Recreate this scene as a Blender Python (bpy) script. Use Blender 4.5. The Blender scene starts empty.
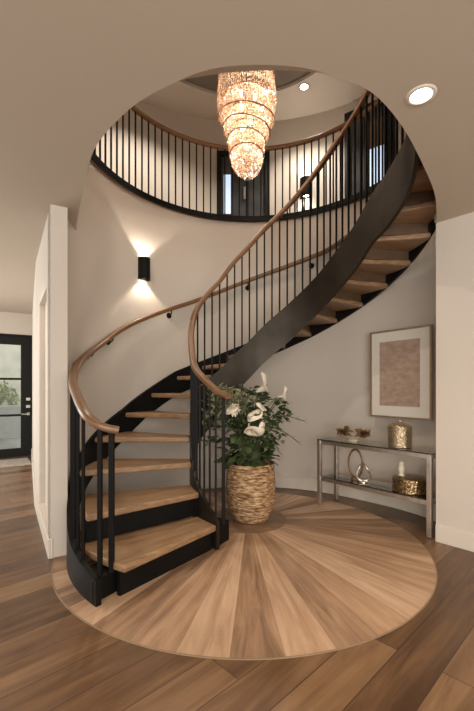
import bpy, bmesh, math, random
from mathutils import Vector, Matrix
random.seed(7)
PI = math.pi
R_ = math.radians
scn = bpy.context.scene
COL = scn.collection

# ------------------------------------------------------------------ camera
FPX, HZ, EYE = 385.0, 388.0, 1.3
cam = bpy.data.cameras.new('camera')
cam.sensor_fit = 'VERTICAL'
cam.sensor_height = 24.0
cam.lens = 24.0 * FPX / 711.0
cam.shift_y = (HZ - 355.5) / 711.0
cam.clip_start = 0.05
cam_o = bpy.data.objects.new('camera', cam)
cam_o.location = (0, 0, EYE)
cam_o.rotation_euler = (R_(90), 0, 0)
COL.objects.link(cam_o)
scn.camera = cam_o

# ------------------------------------------------------------------ world, exposure, large lights
vs = scn.view_settings
vs.view_transform = 'Standard'
vs.look = 'None'
vs.gamma = 1.0
vs.use_curve_mapping = False
vs.exposure = 0.75
world = bpy.data.worlds.new('world')
scn.world = world
world.use_nodes = True
bg = world.node_tree.nodes['Background']
bg.inputs[0].default_value = (1.0, 0.95, 0.88, 1)
bg.inputs[1].default_value = 0.85

def lamp(name, kind, loc, power, color, size=0.05, rot=None, spot=None, blend=0.5, size_y=None):
    d = bpy.data.lights.new(name, kind)
    d.energy = power
    d.color = color
    if kind == 'AREA':
        d.size = size
        if size_y:
            d.shape = 'RECTANGLE'
            d.size_y = size_y
    else:
        d.shadow_soft_size = size
    if spot:
        d.spot_size = R_(spot)
        d.spot_blend = blend
    o = bpy.data.objects.new(name, d)
    o.location = loc
    if rot:
        o.rotation_euler = rot
    COL.objects.link(o)
    return o
WARM = (1.0, 0.74, 0.50)
# added fill light behind the camera, no real window there
lamp('room_fill', 'AREA', (0.6, -2.6, 1.5), 105, (1.0, 0.93, 0.85), 4.5, (R_(90), 0, 0), size_y=2.2)
# added fill light out of view on the left, brightens the hall
lamp('hall_fill', 'AREA', (-5.4, 4.3, 1.5), 60, (1.0, 0.97, 0.92), 2.4, (R_(90), 0, R_(-90)), size_y=2.0)
# beam of the one visible recessed lamp; the others are added unseen fill spots
for (x, y, p) in [(0.88, 1.84, 26), (-1.1, 0.3, 18), (1.2, -0.4, 20), (-2.6, 2.0, 14)]:
    lamp('downlight_and_fill_beam', 'SPOT', (x, y, 2.66), p * 1.0, WARM, 0.04, (0, 0, 0), 120, 0.8)
lamp('hall_spot', 'SPOT', (-2.25, 3.35, 2.66), 14, (1.0, 0.80, 0.60), 0.04, (0, 0, 0), 110, 0.7)  # spot above the hall, unseen and without a fixture

# ------------------------------------------------------------------ materials
def newmat(name):
    m = bpy.data.materials.new(name)
    m.use_nodes = True
    nt = m.node_tree
    return m, nt, nt.nodes['Principled BSDF']
def N(nt, t, **kw):
    n = nt.nodes.new(t)
    for k, v in kw.items():
        setattr(n, k, v)
    return n
def L(nt, a, b):
    nt.links.new(a, b)
def ramp(nt, fac, stops):
    r = N(nt, 'ShaderNodeValToRGB')
    el = r.color_ramp.elements
    while len(el) < len(stops):
        el.new(0.5)
    for e, (p, c) in zip(el, stops):
        e.position = p
        e.color = (*c, 1)
    L(nt, fac, r.inputs[0])
    return r
def plain(name, col, rough=0.5, metal=0.0, noise=0.0, nscale=8.0, bump=0.0, bscale=60.0, **kw):
    m, nt, b = newmat(name)
    b.inputs['Base Color'].default_value = (*col, 1)
    b.inputs['Roughness'].default_value = rough
    b.inputs['Metallic'].default_value = metal
    for k, v in kw.items():
        b.inputs[k.replace('_', ' ')].default_value = v
    tc = N(nt, 'ShaderNodeTexCoord')
    if noise:
        n = N(nt, 'ShaderNodeTexNoise')
        n.inputs['Scale'].default_value = nscale
        n.inputs['Detail'].default_value = 5
        L(nt, tc.outputs['Object'], n.inputs['Vector'])
        r = ramp(nt, n.outputs['Fac'], [(0.3, [c * (1 - noise) for c in col]), (0.7, [min(1, c * (1 + noise)) for c in col])])
        L(nt, r.outputs[0], b.inputs['Base Color'])
    if bump:
        n2 = N(nt, 'ShaderNodeTexNoise')
        n2.inputs['Scale'].default_value = bscale
        n2.inputs['Detail'].default_value = 4
        L(nt, tc.outputs['Object'], n2.inputs['Vector'])
        bp = N(nt, 'ShaderNodeBump')
        bp.inputs['Strength'].default_value = bump
        bp.inputs['Distance'].default_value = 0.01
        L(nt, n2.outputs['Fac'], bp.inputs['Height'])
        L(nt, bp.outputs[0], b.inputs['Normal'])
    return m

def emit(name, col, s):
    m, nt, b = newmat(name)
    b.inputs['Base Color'].default_value = (*col, 1)
    b.inputs['Emission Color'].default_value = (*col, 1)
    b.inputs['Emission Strength'].default_value = s
    return m

M = {}
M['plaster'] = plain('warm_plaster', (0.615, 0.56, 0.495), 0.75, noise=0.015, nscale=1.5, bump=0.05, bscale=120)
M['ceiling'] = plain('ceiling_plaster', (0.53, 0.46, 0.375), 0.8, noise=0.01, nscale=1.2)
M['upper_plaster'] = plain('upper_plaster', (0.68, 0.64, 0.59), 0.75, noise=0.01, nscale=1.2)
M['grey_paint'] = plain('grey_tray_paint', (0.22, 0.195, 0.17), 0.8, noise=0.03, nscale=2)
M['trim'] = plain('painted_trim', (0.68, 0.62, 0.54), 0.45, noise=0.01)
M['black'] = plain('black_steel', (0.0055, 0.0052, 0.005), 0.5, Specular_IOR_Level=0.15, noise=0.15, nscale=6, bump=0.04, bscale=40)
M['bronze'] = plain('dark_bronze_steel', (0.034, 0.027, 0.020), 0.40, 0.6, Specular_IOR_Level=0.35, noise=0.25, nscale=5, bump=0.05, bscale=30)
M['door_black'] = plain('black_door_paint', (0.006, 0.0062, 0.006), 0.5, noise=0.1, Specular_IOR_Level=0.25)
M['steel'] = plain('brushed_silver', (0.74, 0.70, 0.64), 0.36, 1.0, noise=0.12, nscale=14, bump=0.05, bscale=90)
M['chrome'] = plain('chrome', (0.7, 0.68, 0.65), 0.2, 1.0, noise=0.03)
M['soil'] = plain('potting_soil', (0.03, 0.02, 0.013), 0.95, noise=0.4, nscale=40, bump=0.6, bscale=80)
M['lampface'] = emit('lamp_face', (1.0, 0.86, 0.66), 22.0)
M['sconceface'] = emit('sconce_lamp', (1.0, 0.84, 0.62), 14.0)

def wood_nodes(nt, b, vec, tones, sx=1.2, sy=22.0, fac_extra=None, rough=(0.35, 0.55), bump=0.12):
    """long grain along x of vec"""
    mp = N(nt, 'ShaderNodeMapping')
    mp.inputs['Scale'].default_value = (sx, sy, sy)
    L(nt, vec, mp.inputs['Vector'])
    n = N(nt, 'ShaderNodeTexNoise')
    n.inputs['Scale'].default_value = 1.6
    n.inputs['Detail'].default_value = 8
    n.inputs['Roughness'].default_value = 0.62
    n.inputs['Distortion'].default_value = 0.7
    L(nt, mp.outputs[0], n.inputs['Vector'])
    fac = n.outputs['Fac']
    if fac_extra is not None:
        ma = N(nt, 'ShaderNodeMath', operation='MULTIPLY_ADD')
        L(nt, fac_extra, ma.inputs[0])
        ma.inputs[1].default_value = 0.42
        L(nt, fac, ma.inputs[2])
        mb = N(nt, 'ShaderNodeMath', operation='SUBTRACT')
        L(nt, ma.outputs[0], mb.inputs[0])
        mb.inputs[1].default_value = 0.21
        fac = mb.outputs[0]
    r = ramp(nt, fac, tones)
    L(nt, r.outputs[0], b.inputs['Base Color'])
    mr = N(nt, 'ShaderNodeMapRange')
    mr.inputs['To Min'].default_value = rough[0]
    mr.inputs['To Max'].default_value = rough[1]
    L(nt, n.outputs['Fac'], mr.inputs['Value'])
    L(nt, mr.outputs[0], b.inputs['Roughness'])
    bp = N(nt, 'ShaderNodeBump')
    bp.inputs['Strength'].default_value = bump
    bp.inputs['Distance'].default_value = 0.004
    L(nt, n.outputs['Fac'], bp.inputs['Height'])
    L(nt, bp.outputs[0], b.inputs['Normal'])
    return r, bp

def mat_tread():
    m, nt, b = newmat('oak_tread')
    tc = N(nt, 'ShaderNodeTexCoord')
    oi = N(nt, 'ShaderNodeObjectInfo')
    ad = N(nt, 'ShaderNodeVectorMath', operation='ADD')
    sc = N(nt, 'ShaderNodeMath', operation='MULTIPLY')
    L(nt, oi.outputs['Random'], sc.inputs[0])
    sc.inputs[1].default_value = 7
    L(nt, tc.outputs['Object'], ad.inputs[0])
    L(nt, sc.outputs[0], ad.inputs[1])
    wood_nodes(nt, b, ad.outputs[0], [(0.25, (0.15, 0.082, 0.040)), (0.5, (0.29, 0.175, 0.092)), (0.75, (0.42, 0.275, 0.16))], 2.0, 24)
    return m
def mat_rail():
    m, nt, b = newmat('oak_handrail')
    tc = N(nt, 'ShaderNodeTexCoord')
    wood_nodes(nt, b, tc.outputs['UV'], [(0.25, (0.13, 0.060, 0.025)), (0.55, (0.21, 0.11, 0.052)), (0.8, (0.31, 0.175, 0.088))], 2.0, 30, rough=(0.28, 0.42))
    return m
M['tread'] = mat_tread()
M['rail'] = mat_rail()

def mat_planks(name, rotz, tones, bw=1.9, bh=0.205, seed=0.0):
    m, nt, b = newmat(name)
    tc = N(nt, 'ShaderNodeTexCoord')
    mp = N(nt, 'ShaderNodeMapping')
    mp.inputs['Rotation'].default_value = (0, 0, rotz)
    mp.inputs['Location'].default_value = (seed, seed * 0.37, 0)
    L(nt, tc.outputs['Object'], mp.inputs['Vector'])
    br = N(nt, 'ShaderNodeTexBrick')
    br.offset = 0.37
    br.offset_frequency = 3
    br.inputs['Scale'].default_value = 1.0
    br.inputs['Brick Width'].default_value = bw
    br.inputs['Row Height'].default_value = bh
    br.inputs['Mortar Size'].default_value = 0.0022
    br.inputs['Mortar Smooth'].default_value = 0.1
    br.inputs['Color1'].default_value = (0, 0, 0, 1)
    br.inputs['Color2'].default_value = (1, 1, 1, 1)
    br.inputs['Mortar'].default_value = (0.5, 0.5, 0.5, 1)
    L(nt, mp.outputs[0], br.inputs['Vector'])
    # shift the grain plank by plank
    off = N(nt, 'ShaderNodeVectorMath', operation='MULTIPLY_ADD')
    L(nt, br.outputs['Color'], off.inputs[0])
    off.inputs[1].default_value = (13, 5, 3)
    L(nt, mp.outputs[0], off.inputs[2])
    r, bp = wood_nodes(nt, b, off.outputs[0], tones, 0.9, 9.0, br.outputs['Color'], rough=(0.26, 0.44), bump=0.06)
    mx = N(nt, 'ShaderNodeMixRGB')
    L(nt, br.outputs['Fac'], mx.inputs[0])
    L(nt, r.outputs[0], mx.inputs[1])
    mx.inputs[2].default_value = (0.035, 0.020, 0.011, 1)
    L(nt, mx.outputs[0], b.inputs['Base Color'])
    return m
M['floor'] = mat_planks('oak_floor_planks', R_(-44), [(0.20, (0.070, 0.033, 0.014)), (0.5, (0.155, 0.082, 0.038)), (0.80, (0.27, 0.158, 0.080))])

def mat_radial(nw=46):
    m, nt, b = newmat('radial_oak_wedges')
    tc = N(nt, 'ShaderNodeTexCoord')
    sp = N(nt, 'ShaderNodeSeparateXYZ')
    L(nt, tc.outputs['Object'], sp.inputs[0])
    at = N(nt, 'ShaderNodeMath', operation='ARCTAN2')
    L(nt, sp.outputs['Y'], at.inputs[0])
    L(nt, sp.outputs['X'], at.inputs[1])
    ln = N(nt, 'ShaderNodeVectorMath', operation='LENGTH')
    L(nt, tc.outputs['Object'], ln.inputs[0])
    sc = N(nt, 'ShaderNodeMath', operation='MULTIPLY')
    L(nt, at.outputs[0], sc.inputs[0])
    sc.inputs[1].default_value = nw / (2 * PI)
    fl = N(nt, 'ShaderNodeMath', operation='FLOOR')
    L(nt, sc.outputs[0], fl.inputs[0])
    fr = N(nt, 'ShaderNodeMath', operation='FRACT')
    L(nt, sc.outputs[0], fr.inputs[0])
    wn = N(nt, 'ShaderNodeTexWhiteNoise', noise_dimensions='1D')
    L(nt, fl.outputs[0], wn.inputs['W'])
    # distance to nearest seam in metres
    pp = N(nt, 'ShaderNodeMath', operation='PINGPONG')
    L(nt, sc.outputs[0], pp.inputs[0])
    pp.inputs[1].default_value = 0.5
    dm = N(nt, 'ShaderNodeMath', operation='MULTIPLY')
    L(nt, pp.outputs[0], dm.inputs[0])
    L(nt, ln.outputs['Value'], dm.inputs[1])
    lt = N(nt, 'ShaderNodeMath', operation='LESS_THAN')
    L(nt, dm.outputs[0], lt.inputs[0])
    lt.inputs[1].default_value = 0.009
    # grain vector (radius, angle*k, wedge)
    cb = N(nt, 'ShaderNodeCombineXYZ')
    L(nt, ln.outputs['Value'], cb.inputs[0])
    am = N(nt, 'ShaderNodeMath', operation='MULTIPLY')
    L(nt, at.outputs[0], am.inputs[0])
    am.inputs[1].default_value = 1.2
    L(nt, am.outputs[0], cb.inputs[1])
    wm = N(nt, 'ShaderNodeMath', operation='MULTIPLY')
    L(nt, wn.outputs['Value'], wm.inputs[0])
    wm.inputs[1].default_value = 3
    L(nt, wm.outputs[0], cb.inputs[2])
    r, bp = wood_nodes(nt, b, cb.outputs[0], [(0.20, (0.20, 0.12, 0.072)), (0.5, (0.43, 0.27, 0.165)), (0.80, (0.63, 0.45, 0.31))], 0.9, 11, wn.outputs['Value'], rough=(0.36, 0.5), bump=0.05)
    mx = N(nt, 'ShaderNodeMixRGB')
    mf = N(nt, 'ShaderNodeMath', operation='MULTIPLY')
    L(nt, lt.outputs[0], mf.inputs[0])
    mf.inputs[1].default_value = 0.55
    L(nt, mf.outputs[0], mx.inputs[0])
    L(nt, r.outputs[0], mx.inputs[1])
    mx.inputs[2].default_value = (0.10, 0.058, 0.032, 1)
    L(nt, mx.outputs[0], b.inputs['Base Color'])
    return m
M['radial'] = mat_radial()
M['underwood'] = plain('shade_darkened_riser', (0.10, 0.058, 0.030), 0.6, noise=0.2, nscale=14)  # tread wood darkened so the colour carries the shade under the upper flight
M['inlay'] = plain('inlay_ring_wood', (0.25, 0.155, 0.092), 0.45, noise=0.2, nscale=9)
M['trimwood'] = plain('medallion_edge', (0.30, 0.21, 0.13), 0.4, noise=0.1)

def mat_basket():
    m, nt, b = newmat('woven_seagrass')
    tc = N(nt, 'ShaderNodeTexCoord')
    mp = N(nt, 'ShaderNodeMapping')
    mp.inputs['Scale'].default_value = (9, 9, 45)
    L(nt, tc.outputs['Object'], mp.inputs['Vector'])
    n = N(nt, 'ShaderNodeTexNoise')
    n.inputs['Scale'].default_value = 1.6
    n.inputs['Detail'].default_value = 5
    L(nt, mp.outputs[0], n.inputs['Vector'])
    r = ramp(nt, n.outputs['Fac'], [(0.34, (0.12, 0.058, 0.022)), (0.5, (0.36, 0.215, 0.105)), (0.68, (0.68, 0.50, 0.30))])
    L(nt, r.outputs[0], b.inputs['Base Color'])
    b.inputs['Roughness'].default_value = 0.7
    return m
M['basket'] = mat_basket()

def mat_leaf(name, c1, c2, c3):
    m, nt, b = newmat(name)
    tc = N(nt, 'ShaderNodeTexCoord')
    n = N(nt, 'ShaderNodeTexNoise')
    n.inputs['Scale'].default_value = 9
    n.inputs['Detail'].default_value = 3
    L(nt, tc.outputs['Object'], n.inputs['Vector'])
    r = ramp(nt, n.outputs['Fac'], [(0.3, c1), (0.5, c2), (0.7, c3)])
    L(nt, r.outputs[0], b.inputs['Base Color'])
    b.inputs['Roughness'].default_value = 0.42
    return m
M['leaf_dark'] = mat_leaf('dark_leaf', (0.018, 0.030, 0.012), (0.040, 0.065, 0.024), (0.085, 0.115, 0.045))
M['leaf_pale'] = mat_leaf('pale_leaf', (0.12, 0.14, 0.06), (0.22, 0.23, 0.11), (0.36, 0.35, 0.20))
M['petal'] = plain('ivory_petal', (0.78, 0.72, 0.60), 0.5, noise=0.06, nscale=14)
M['spadix'] = plain('spadix_yellow', (0.55, 0.36, 0.10), 0.6, noise=0.2, nscale=60)
M['stem'] = plain('green_stem', (0.10, 0.115, 0.045), 0.5, noise=0.2)
M['bush'] = mat_leaf('garden_leaf', (0.10, 0.17, 0.05), (0.26, 0.36, 0.14), (0.5, 0.6, 0.3))

def mat_glass(name, tint, tr=0.75, rough=0.02):
    m, nt, b = newmat(name)
    nt.nodes.remove(b)
    out = nt.nodes['Material Output']
    t = N(nt, 'ShaderNodeBsdfTransparent')
    t.inputs[0].default_value = (*tint, 1)
    g = N(nt, 'ShaderNodeBsdfGlossy')
    g.inputs[0].default_value = (0.95, 0.95, 0.95, 1)
    g.inputs['Roughness'].default_value = rough
    f = N(nt, 'ShaderNodeFresnel')
    f.inputs[0].default_value = 1.45
    ad = N(nt, 'ShaderNodeMath', operation='ADD')
    L(nt, f.outputs[0], ad.inputs[0])
    ad.inputs[1].default_value = 1 - tr
    ad.use_clamp = True
    mx = N(nt, 'ShaderNodeMixShader')
    L(nt, ad.outputs[0], mx.inputs[0])
    L(nt, t.outputs[0], mx.inputs[1])
    L(nt, g.outputs[0], mx.inputs[2])
    L(nt, mx.outputs[0], out.inputs['Surface'])
    return m
M['glass'] = mat_glass('table_glass', (0.86, 0.87, 0.83), 0.86, 0.03)
M['doorglass'] = mat_glass('door_glass', (0.95, 0.97, 0.96), 0.97)
M['darkglass'] = plain('dark_door_glass', (0.075, 0.08, 0.085), 0.12, noise=0.3, nscale=3)  # base colour lifted to stand in for grey reflections
M['skyglass'] = emit('daylight_glow_pane', (0.42, 0.52, 0.66), 0.85)  # daylight in the door glass put in as an even bluish glow
M['curtain'] = plain('brown_curtain', (0.20, 0.12, 0.07), 0.8, noise=0.2, nscale=5)

def mat_crystal():
    m, nt, b = newmat('crystal_beads')
    nt.nodes.remove(b)
    out = nt.nodes['Material Output']
    tc = N(nt, 'ShaderNodeTexCoord')
    n = N(nt, 'ShaderNodeTexNoise')
    n.inputs['Scale'].default_value = 55
    L(nt, tc.outputs['Object'], n.inputs['Vector'])
    r = ramp(nt, n.outputs['Fac'], [(0.38, (0.16, 0.10, 0.07)), (0.60, (0.62, 0.50, 0.41))])
    tl = N(nt, 'ShaderNodeBsdfTranslucent')
    L(nt, r.outputs[0], tl.inputs[0])
    df = N(nt, 'ShaderNodeBsdfDiffuse')
    L(nt, r.outputs[0], df.inputs[0])
    gl = N(nt, 'ShaderNodeBsdfGlossy')
    gl.inputs[0].default_value = (1, 0.93, 0.85, 1)
    gl.inputs['Roughness'].default_value = 0.12
    tr = N(nt, 'ShaderNodeBsdfTransparent')
    tr.inputs[0].default_value = (1, 0.93, 0.86, 1)
    m1 = N(nt, 'ShaderNodeMixShader')
    m1.inputs[0].default_value = 0.35
    L(nt, tl.outputs[0], m1.inputs[1])
    L(nt, df.outputs[0], m1.inputs[2])
    m2 = N(nt, 'ShaderNodeMixShader')
    m2.inputs[0].default_value = 0.22
    L(nt, m1.outputs[0], m2.inputs[1])
    L(nt, gl.outputs[0], m2.inputs[2])
    m3 = N(nt, 'ShaderNodeMixShader')
    m3.inputs[0].default_value = 0.45
    L(nt, m2.outputs[0], m3.inputs[1])
    L(nt, tr.outputs[0], m3.inputs[2])
    L(nt, m3.outputs[0], out.inputs['Surface'])
    return m
M['crystal'] = mat_crystal()

# ------------------------------------------------------------------ mesh helpers
class MB:
    def __init__(s):
        s.v = []
        s.f = []
        s.uv = {}
    def add(s, vs_, fs, uvs=None):
        o = len(s.v)
        s.v += [tuple(p) for p in vs_]
        for f in fs:
            s.f.append(tuple(i + o for i in f))
        if uvs:
            for i, u in enumerate(uvs):
                s.uv[o + i] = u
        return s
    def box(s, c, size, rz=0.0, mat=None):
        hx, hy, hz = [q / 2 for q in size]
        P = [(-hx, -hy, -hz), (hx, -hy, -hz), (hx, hy, -hz), (-hx, hy, -hz), (-hx, -hy, hz), (hx, -hy, hz), (hx, hy, hz), (-hx, hy, hz)]
        Mx = Matrix.Translation(c) @ (mat or Matrix.Rotation(rz, 4, 'Z'))
        return s.add([Mx @ Vector(p) for p in P], [(0, 3, 2, 1), (4, 5, 6, 7), (0, 1, 5, 4), (1, 2, 6, 5), (2, 3, 7, 6), (3, 0, 4, 7)])
    def prism(s, poly, z0, z1):
        n = len(poly)
        vs_ = [(p[0], p[1], z0) for p in poly] + [(p[0], p[1], z1) for p in poly]
        fs = [tuple(reversed(range(n))), tuple(range(n, 2 * n))] + [(i, (i + 1) % n, n + (i + 1) % n, n + i) for i in range(n)]
        return s.add(vs_, fs)
    def lathe(s, c, prof, seg=48, cap=True, axis=None):
        vs_, fs = [], []
        Mx = Matrix.Translation(c) @ (axis or Matrix.Identity(4))
        for (r, z) in prof:
            for k in range(seg):
                a = 2 * PI * k / seg
                vs_.append(Mx @ Vector((r * math.cos(a), r * math.sin(a), z)))
        for i in range(len(prof) - 1):
            for k in range(seg):
                k2 = (k + 1) % seg
                fs.append((i * seg + k, i * seg + k2, (i + 1) * seg + k2, (i + 1) * seg + k))
        if cap:
            fs.append(tuple(reversed(range(seg))))
            o = (len(prof) - 1) * seg
            fs.append(tuple(range(o, o + seg)))
        return s.add(vs_, fs)
    def sweep(s, pts, prof, closed=False, up=Vector((0, 0, 1)), scale=None):
        """prof: closed loop of (side, up) offsets; uv u = length, v = around"""
        n = len(pts)
        pts = [Vector(p) for p in pts]
        m = len(prof)
        vs_, fs, uvs = [], [], []
        d = 0
        for i, p in enumerate(pts):
            a = pts[(i - 1) % n] if (closed or i > 0) else p
            b = pts[(i + 1) % n] if (closed or i < n - 1) else p
            t = (b - a).normalized()
            sd = t.cross(up)
            if sd.length < 1e-4:
                sd = Vector((1, 0, 0))
            sd.normalize()
            u = sd.cross(t).normalized()
            if i:
                d += (p - pts[i - 1]).length
            k = scale[i] if scale else 1
            for j, (x, y) in enumerate(prof):
                vs_.append(p + sd * x * k + u * y * k)
                uvs.append((d, j / m * 0.22))
        for i in range(n if closed else n - 1):
            i2 = (i + 1) % n
            for j in range(m):
                j2 = (j + 1) % m
                fs.append((i * m + j, i * m + j2, i2 * m + j2, i2 * m + j))
        if not closed:
            fs.append(tuple(reversed(range(m))))
            fs.append(tuple(range((n - 1) * m, n * m)))
        return s.add(vs_, fs, uvs)
    def tube(s, pts, r, seg=8, closed=False, scale=None):
        return s.sweep(pts, [(r * math.cos(2 * PI * k / seg), r * math.sin(2 * PI * k / seg)) for k in range(seg)], closed, scale=scale)
    def bar(s, p0, p1, w):
        h = w / 2
        return s.sweep([p0, p1], [(-h, -h), (h, -h), (h, h), (-h, h)])
    def build(s, name, mat, parent=None, smooth=False, bevel=0.0, matrix=None, auto=False):
        me = bpy.data.meshes.new(name)
        vv = s.v
        if matrix is not None:
            inv = matrix.inverted()
            vv = [inv @ Vector(p) for p in vv]
        me.from_pydata(vv, [], s.f)
        if s.uv:
            lay = me.uv_layers.new(name='UVMap')
            for lp in me.loops:
                lay.data[lp.index].uv = s.uv.get(lp.vertex_index, (0, 0))
        bm = bmesh.new()
        bm.from_mesh(me)
        bmesh.ops.recalc_face_normals(bm, faces=bm.faces)
        bm.to_mesh(me)
        bm.free()
        me.materials.append(mat)
        if smooth:
            for p in me.polygons:
                p.use_smooth = True
            if auto:
                me.set_sharp_from_angle(angle=R_(35))
        o = bpy.data.objects.new(name, me)
        COL.objects.link(o)
        if matrix is not None:
            o.matrix_world = matrix
        if parent is not None:
            o.parent = parent
            if matrix is None:
                o.matrix_parent_inverse = Matrix.Translation(parent.location).inverted() if parent.type == 'EMPTY' else Matrix.Identity(4)
            else:
                o.matrix_parent_inverse = Matrix.Translation(parent.location).inverted()
        if bevel:
            b = o.modifiers.new('bevel', 'BEVEL')
            b.width = bevel
            b.segments = 3
            b.limit_method = 'ANGLE'
            b.angle_limit = R_(50)
        return o

def rrect(w, h, r=0.012, n=4):
    out = []
    for (cx, cy, a0) in [(w / 2 - r, h / 2 - r, 0), (-w / 2 + r, h / 2 - r, 90), (-w / 2 + r, -h / 2 + r, 180), (w / 2 - r, -h / 2 + r, 270)]:
        for k in range(n + 1):
            a = R_(a0 + 90 * k / n)
            out.append((cx + r * math.cos(a), cy + r * math.sin(a)))
    return out
def tag(o, label, cat, group=None):
    o['label'] = label
    o['category'] = cat
    if group:
        o['group'] = group
    return o
def thing(name, loc, label, cat, group=None):
    o = bpy.data.objects.new(name, None)
    COL.objects.link(o)
    o.location = loc
    o.empty_display_size = 0.1
    return tag(o, label, cat, group)
def struct(o):
    o['kind'] = 'structure'
    return o
def lerp(x, xs, ys):
    if xs[0] > xs[-1]:
        xs, ys = xs[::-1], ys[::-1]
    if x <= xs[0]: return ys[0]
    if x >= xs[-1]: return ys[-1]
    for i in range(len(xs) - 1):
        if x <= xs[i + 1]:
            return ys[i] + (ys[i + 1] - ys[i]) * (x - xs[i]) / (xs[i + 1] - xs[i])
def catmull(P, n=8):
    out = []
    for i in range(len(P) - 1):
        p0, p1, p2, p3 = P[max(i - 1, 0)], P[i], P[i + 1], P[min(i + 2, len(P) - 1)]
        for k in range(n):
            t = k / n
            out.append(tuple(0.5 * (2 * b + (c - a) * t + (2 * a - 5 * b + 4 * c - d) * t * t + (-a + 3 * b - 3 * c + d) * t ** 3) for a, b, c, d in zip(p0, p1, p2, p3)))
    out.append(tuple(P[-1]))
    return out

# ------------------------------------------------------------------ key geometry of the place
CX, CY = 0.17, 3.47
CZ = 2.70          # ceiling of the lower room
UF = 3.511         # upper floor
UC = 5.9           # upper ceiling
RO = 3.2           # upper outer wall
def pol(th, r, z=None):
    a = R_(th)
    p = (CX + r * math.cos(a), CY + r * math.sin(a))
    return p if z is None else (p[0], p[1], z)
def RW(th):
    t = min(1, max(0, (45 - th) / 50.0)) if th < 180 else 0
    return 1.6 + 0.24 * t * t * (3 - 2 * t)
# plan outline of the front of the ceiling opening, left to right
OPN = [(-1.38, 3.31), (-1.088, 2.72), (-0.841, 2.265), (-0.607, 1.996), (-0.416, 1.84), (-0.164, 1.706), (0.035, 1.669), (0.275, 1.68), (0.465, 1.74), (0.66, 1.84), (0.91, 2.09), (1.207, 2.47), (1.44, 2.80), (1.66, 3.20)]
def hole_r(th):
    th = th if th < 90 else th - 360
    return lerp(th, OPT, OPR)
def hole_r_old(th):
    """polar radius (about the stair centre) of the front arc of the ceiling opening"""
    a = R_(th)
    ox, oy, rr = 0.11 - CX, 3.2 - CY, 1.48
    dx, dy = math.cos(a), math.sin(a)
    b = dx * ox + dy * oy
    return b + math.sqrt(b * b - (ox * ox + oy * oy) + rr * rr)

OPS = catmull([(x, y) for x, y in OPN], 8)
OPT = [math.degrees(math.atan2(y - CY, x - CX)) for x, y in OPS]
OPT = [t if t < 90 else t - 360 for t in OPT]
OPR = [math.hypot(x - CX, y - CY) for x, y in OPS]
# floor -----------------------------------------------------------------
DX, DY, DR = 0.05, 3.33, 1.49
mb = MB()
mb.box((-0.5, 3.0, -0.05), (13, 14, 0.1))
struct(mb.build('floor', M['floor']))
mb = MB()
FX, FY = 0.10, 3.82
# medallion disc, its own origin on the centre of the rays
poly = [(DX + DR * math.cos(2 * PI * k / 128), DY + DR * math.sin(2 * PI * k / 128)) for k in range(128)]
mb.prism(poly, 0.0, 0.004)
o = mb.build('floor_medallion', M['radial'], matrix=Matrix.Translation((FX, FY, 0)))
struct(o)
mb = MB()
mb.sweep([(DX + DR * math.cos(2 * PI * k / 128), DY + DR * math.sin(2 * PI * k / 128), 0.004) for k in range(128)], [(-0.004, -0.003), (0.004, -0.003), (0.004, 0.002), (-0.004, 0.002)], closed=True)
struct(mb.build('trim_1', M['trimwood']))
mb = MB()
mb.lathe((FX, FY, 0), [(0.39, 0.0), (0.39, 0.006), (0.0005, 0.006)], 72)
struct(mb.build('floor_inlay', M['inlay']))

# curved wall of the stairwell -------------------------------------------
def curved_slab(ths, rin, rout, z0, z1):
    m = MB()
    poly = [pol(t, rin(t)) for t in ths] + [pol(t, rout(t)) for t in reversed(ths)]
    n = len(ths)
    vs_ = []
    for t in ths:
        vs_ += [pol(t, rin(t), z0), pol(t, rin(t), z1), pol(t, rout(t), z1), pol(t, rout(t), z0)]
    fs = []
    for i in range(n - 1):
        a, b = 4 * i, 4 * i + 4
        fs += [(a, b, b + 1, a + 1), (a + 1, b + 1, b + 2, a + 2), (a + 2, b + 2, b + 3, a + 3), (a + 3, b + 3, b, a)]
    fs += [(0, 1, 2, 3), tuple(4 * (n - 1) + k for k in (3, 2, 1, 0))]
    m.add(vs_, fs)
    return m
ths = [-9 + (193 + 9) * k / 110 for k in range(111)]
struct(curved_slab(ths, RW, lambda t: RW(t) + 0.10, 0, 3.478).build('wall_back', M['plaster'], smooth=True, auto=True))
ths_b = [-6 + (193.5 + 6) * k / 110 for k in range(111)]
struct(curved_slab(ths_b, lambda t: RW(t) - 0.016, lambda t: RW(t) - 0.0005, 0.004, 0.145).build('baseboard_back', M['trim'], smooth=True, auto=True))

# ceiling with the round opening -------------------------------------------
def ceiling_mesh():
    m = MB()
    X0, X1, Y0, Y1 = -7.0, 6.0, -4.0, 10.0
    angs = sorted(set([-8.001, -173.999, 186.001] + [-166 + k * 1.5 for k in range(241)] + [math.degrees(math.atan2(y - CY, x - CX)) for x in (X0, X1) for y in (Y0, Y1)]))
    def hr(t):
        tt = t if t > -174 else t + 360
        if -8 <= tt <= 186:
            return RW(tt) + 0.03
        return hole_r(t)
    angs = [a for a in angs if -180 < a <= 180]
    vs_ = []
    for t in angs:
        a = R_(t)
        dx, dy = math.cos(a), math.sin(a)
        s1 = ((X1 if dx > 0 else X0) - CX) / dx if abs(dx) > 1e-6 else 1e9
        s2 = ((Y1 if dy > 0 else Y0) - CY) / dy if abs(dy) > 1e-6 else 1e9
        s = min(s1, s2)
        h = hr(t)
        vs_ += [(CX + h * dx, CY + h * dy, CZ), (CX + s * dx, CY + s * dy, CZ)]
    n = len(angs)
    m.add(vs_, [(2 * i, 2 * i + 1, 2 * ((i + 1) % n) + 1, 2 * ((i + 1) % n)) for i in range(n)])
    return m
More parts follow.
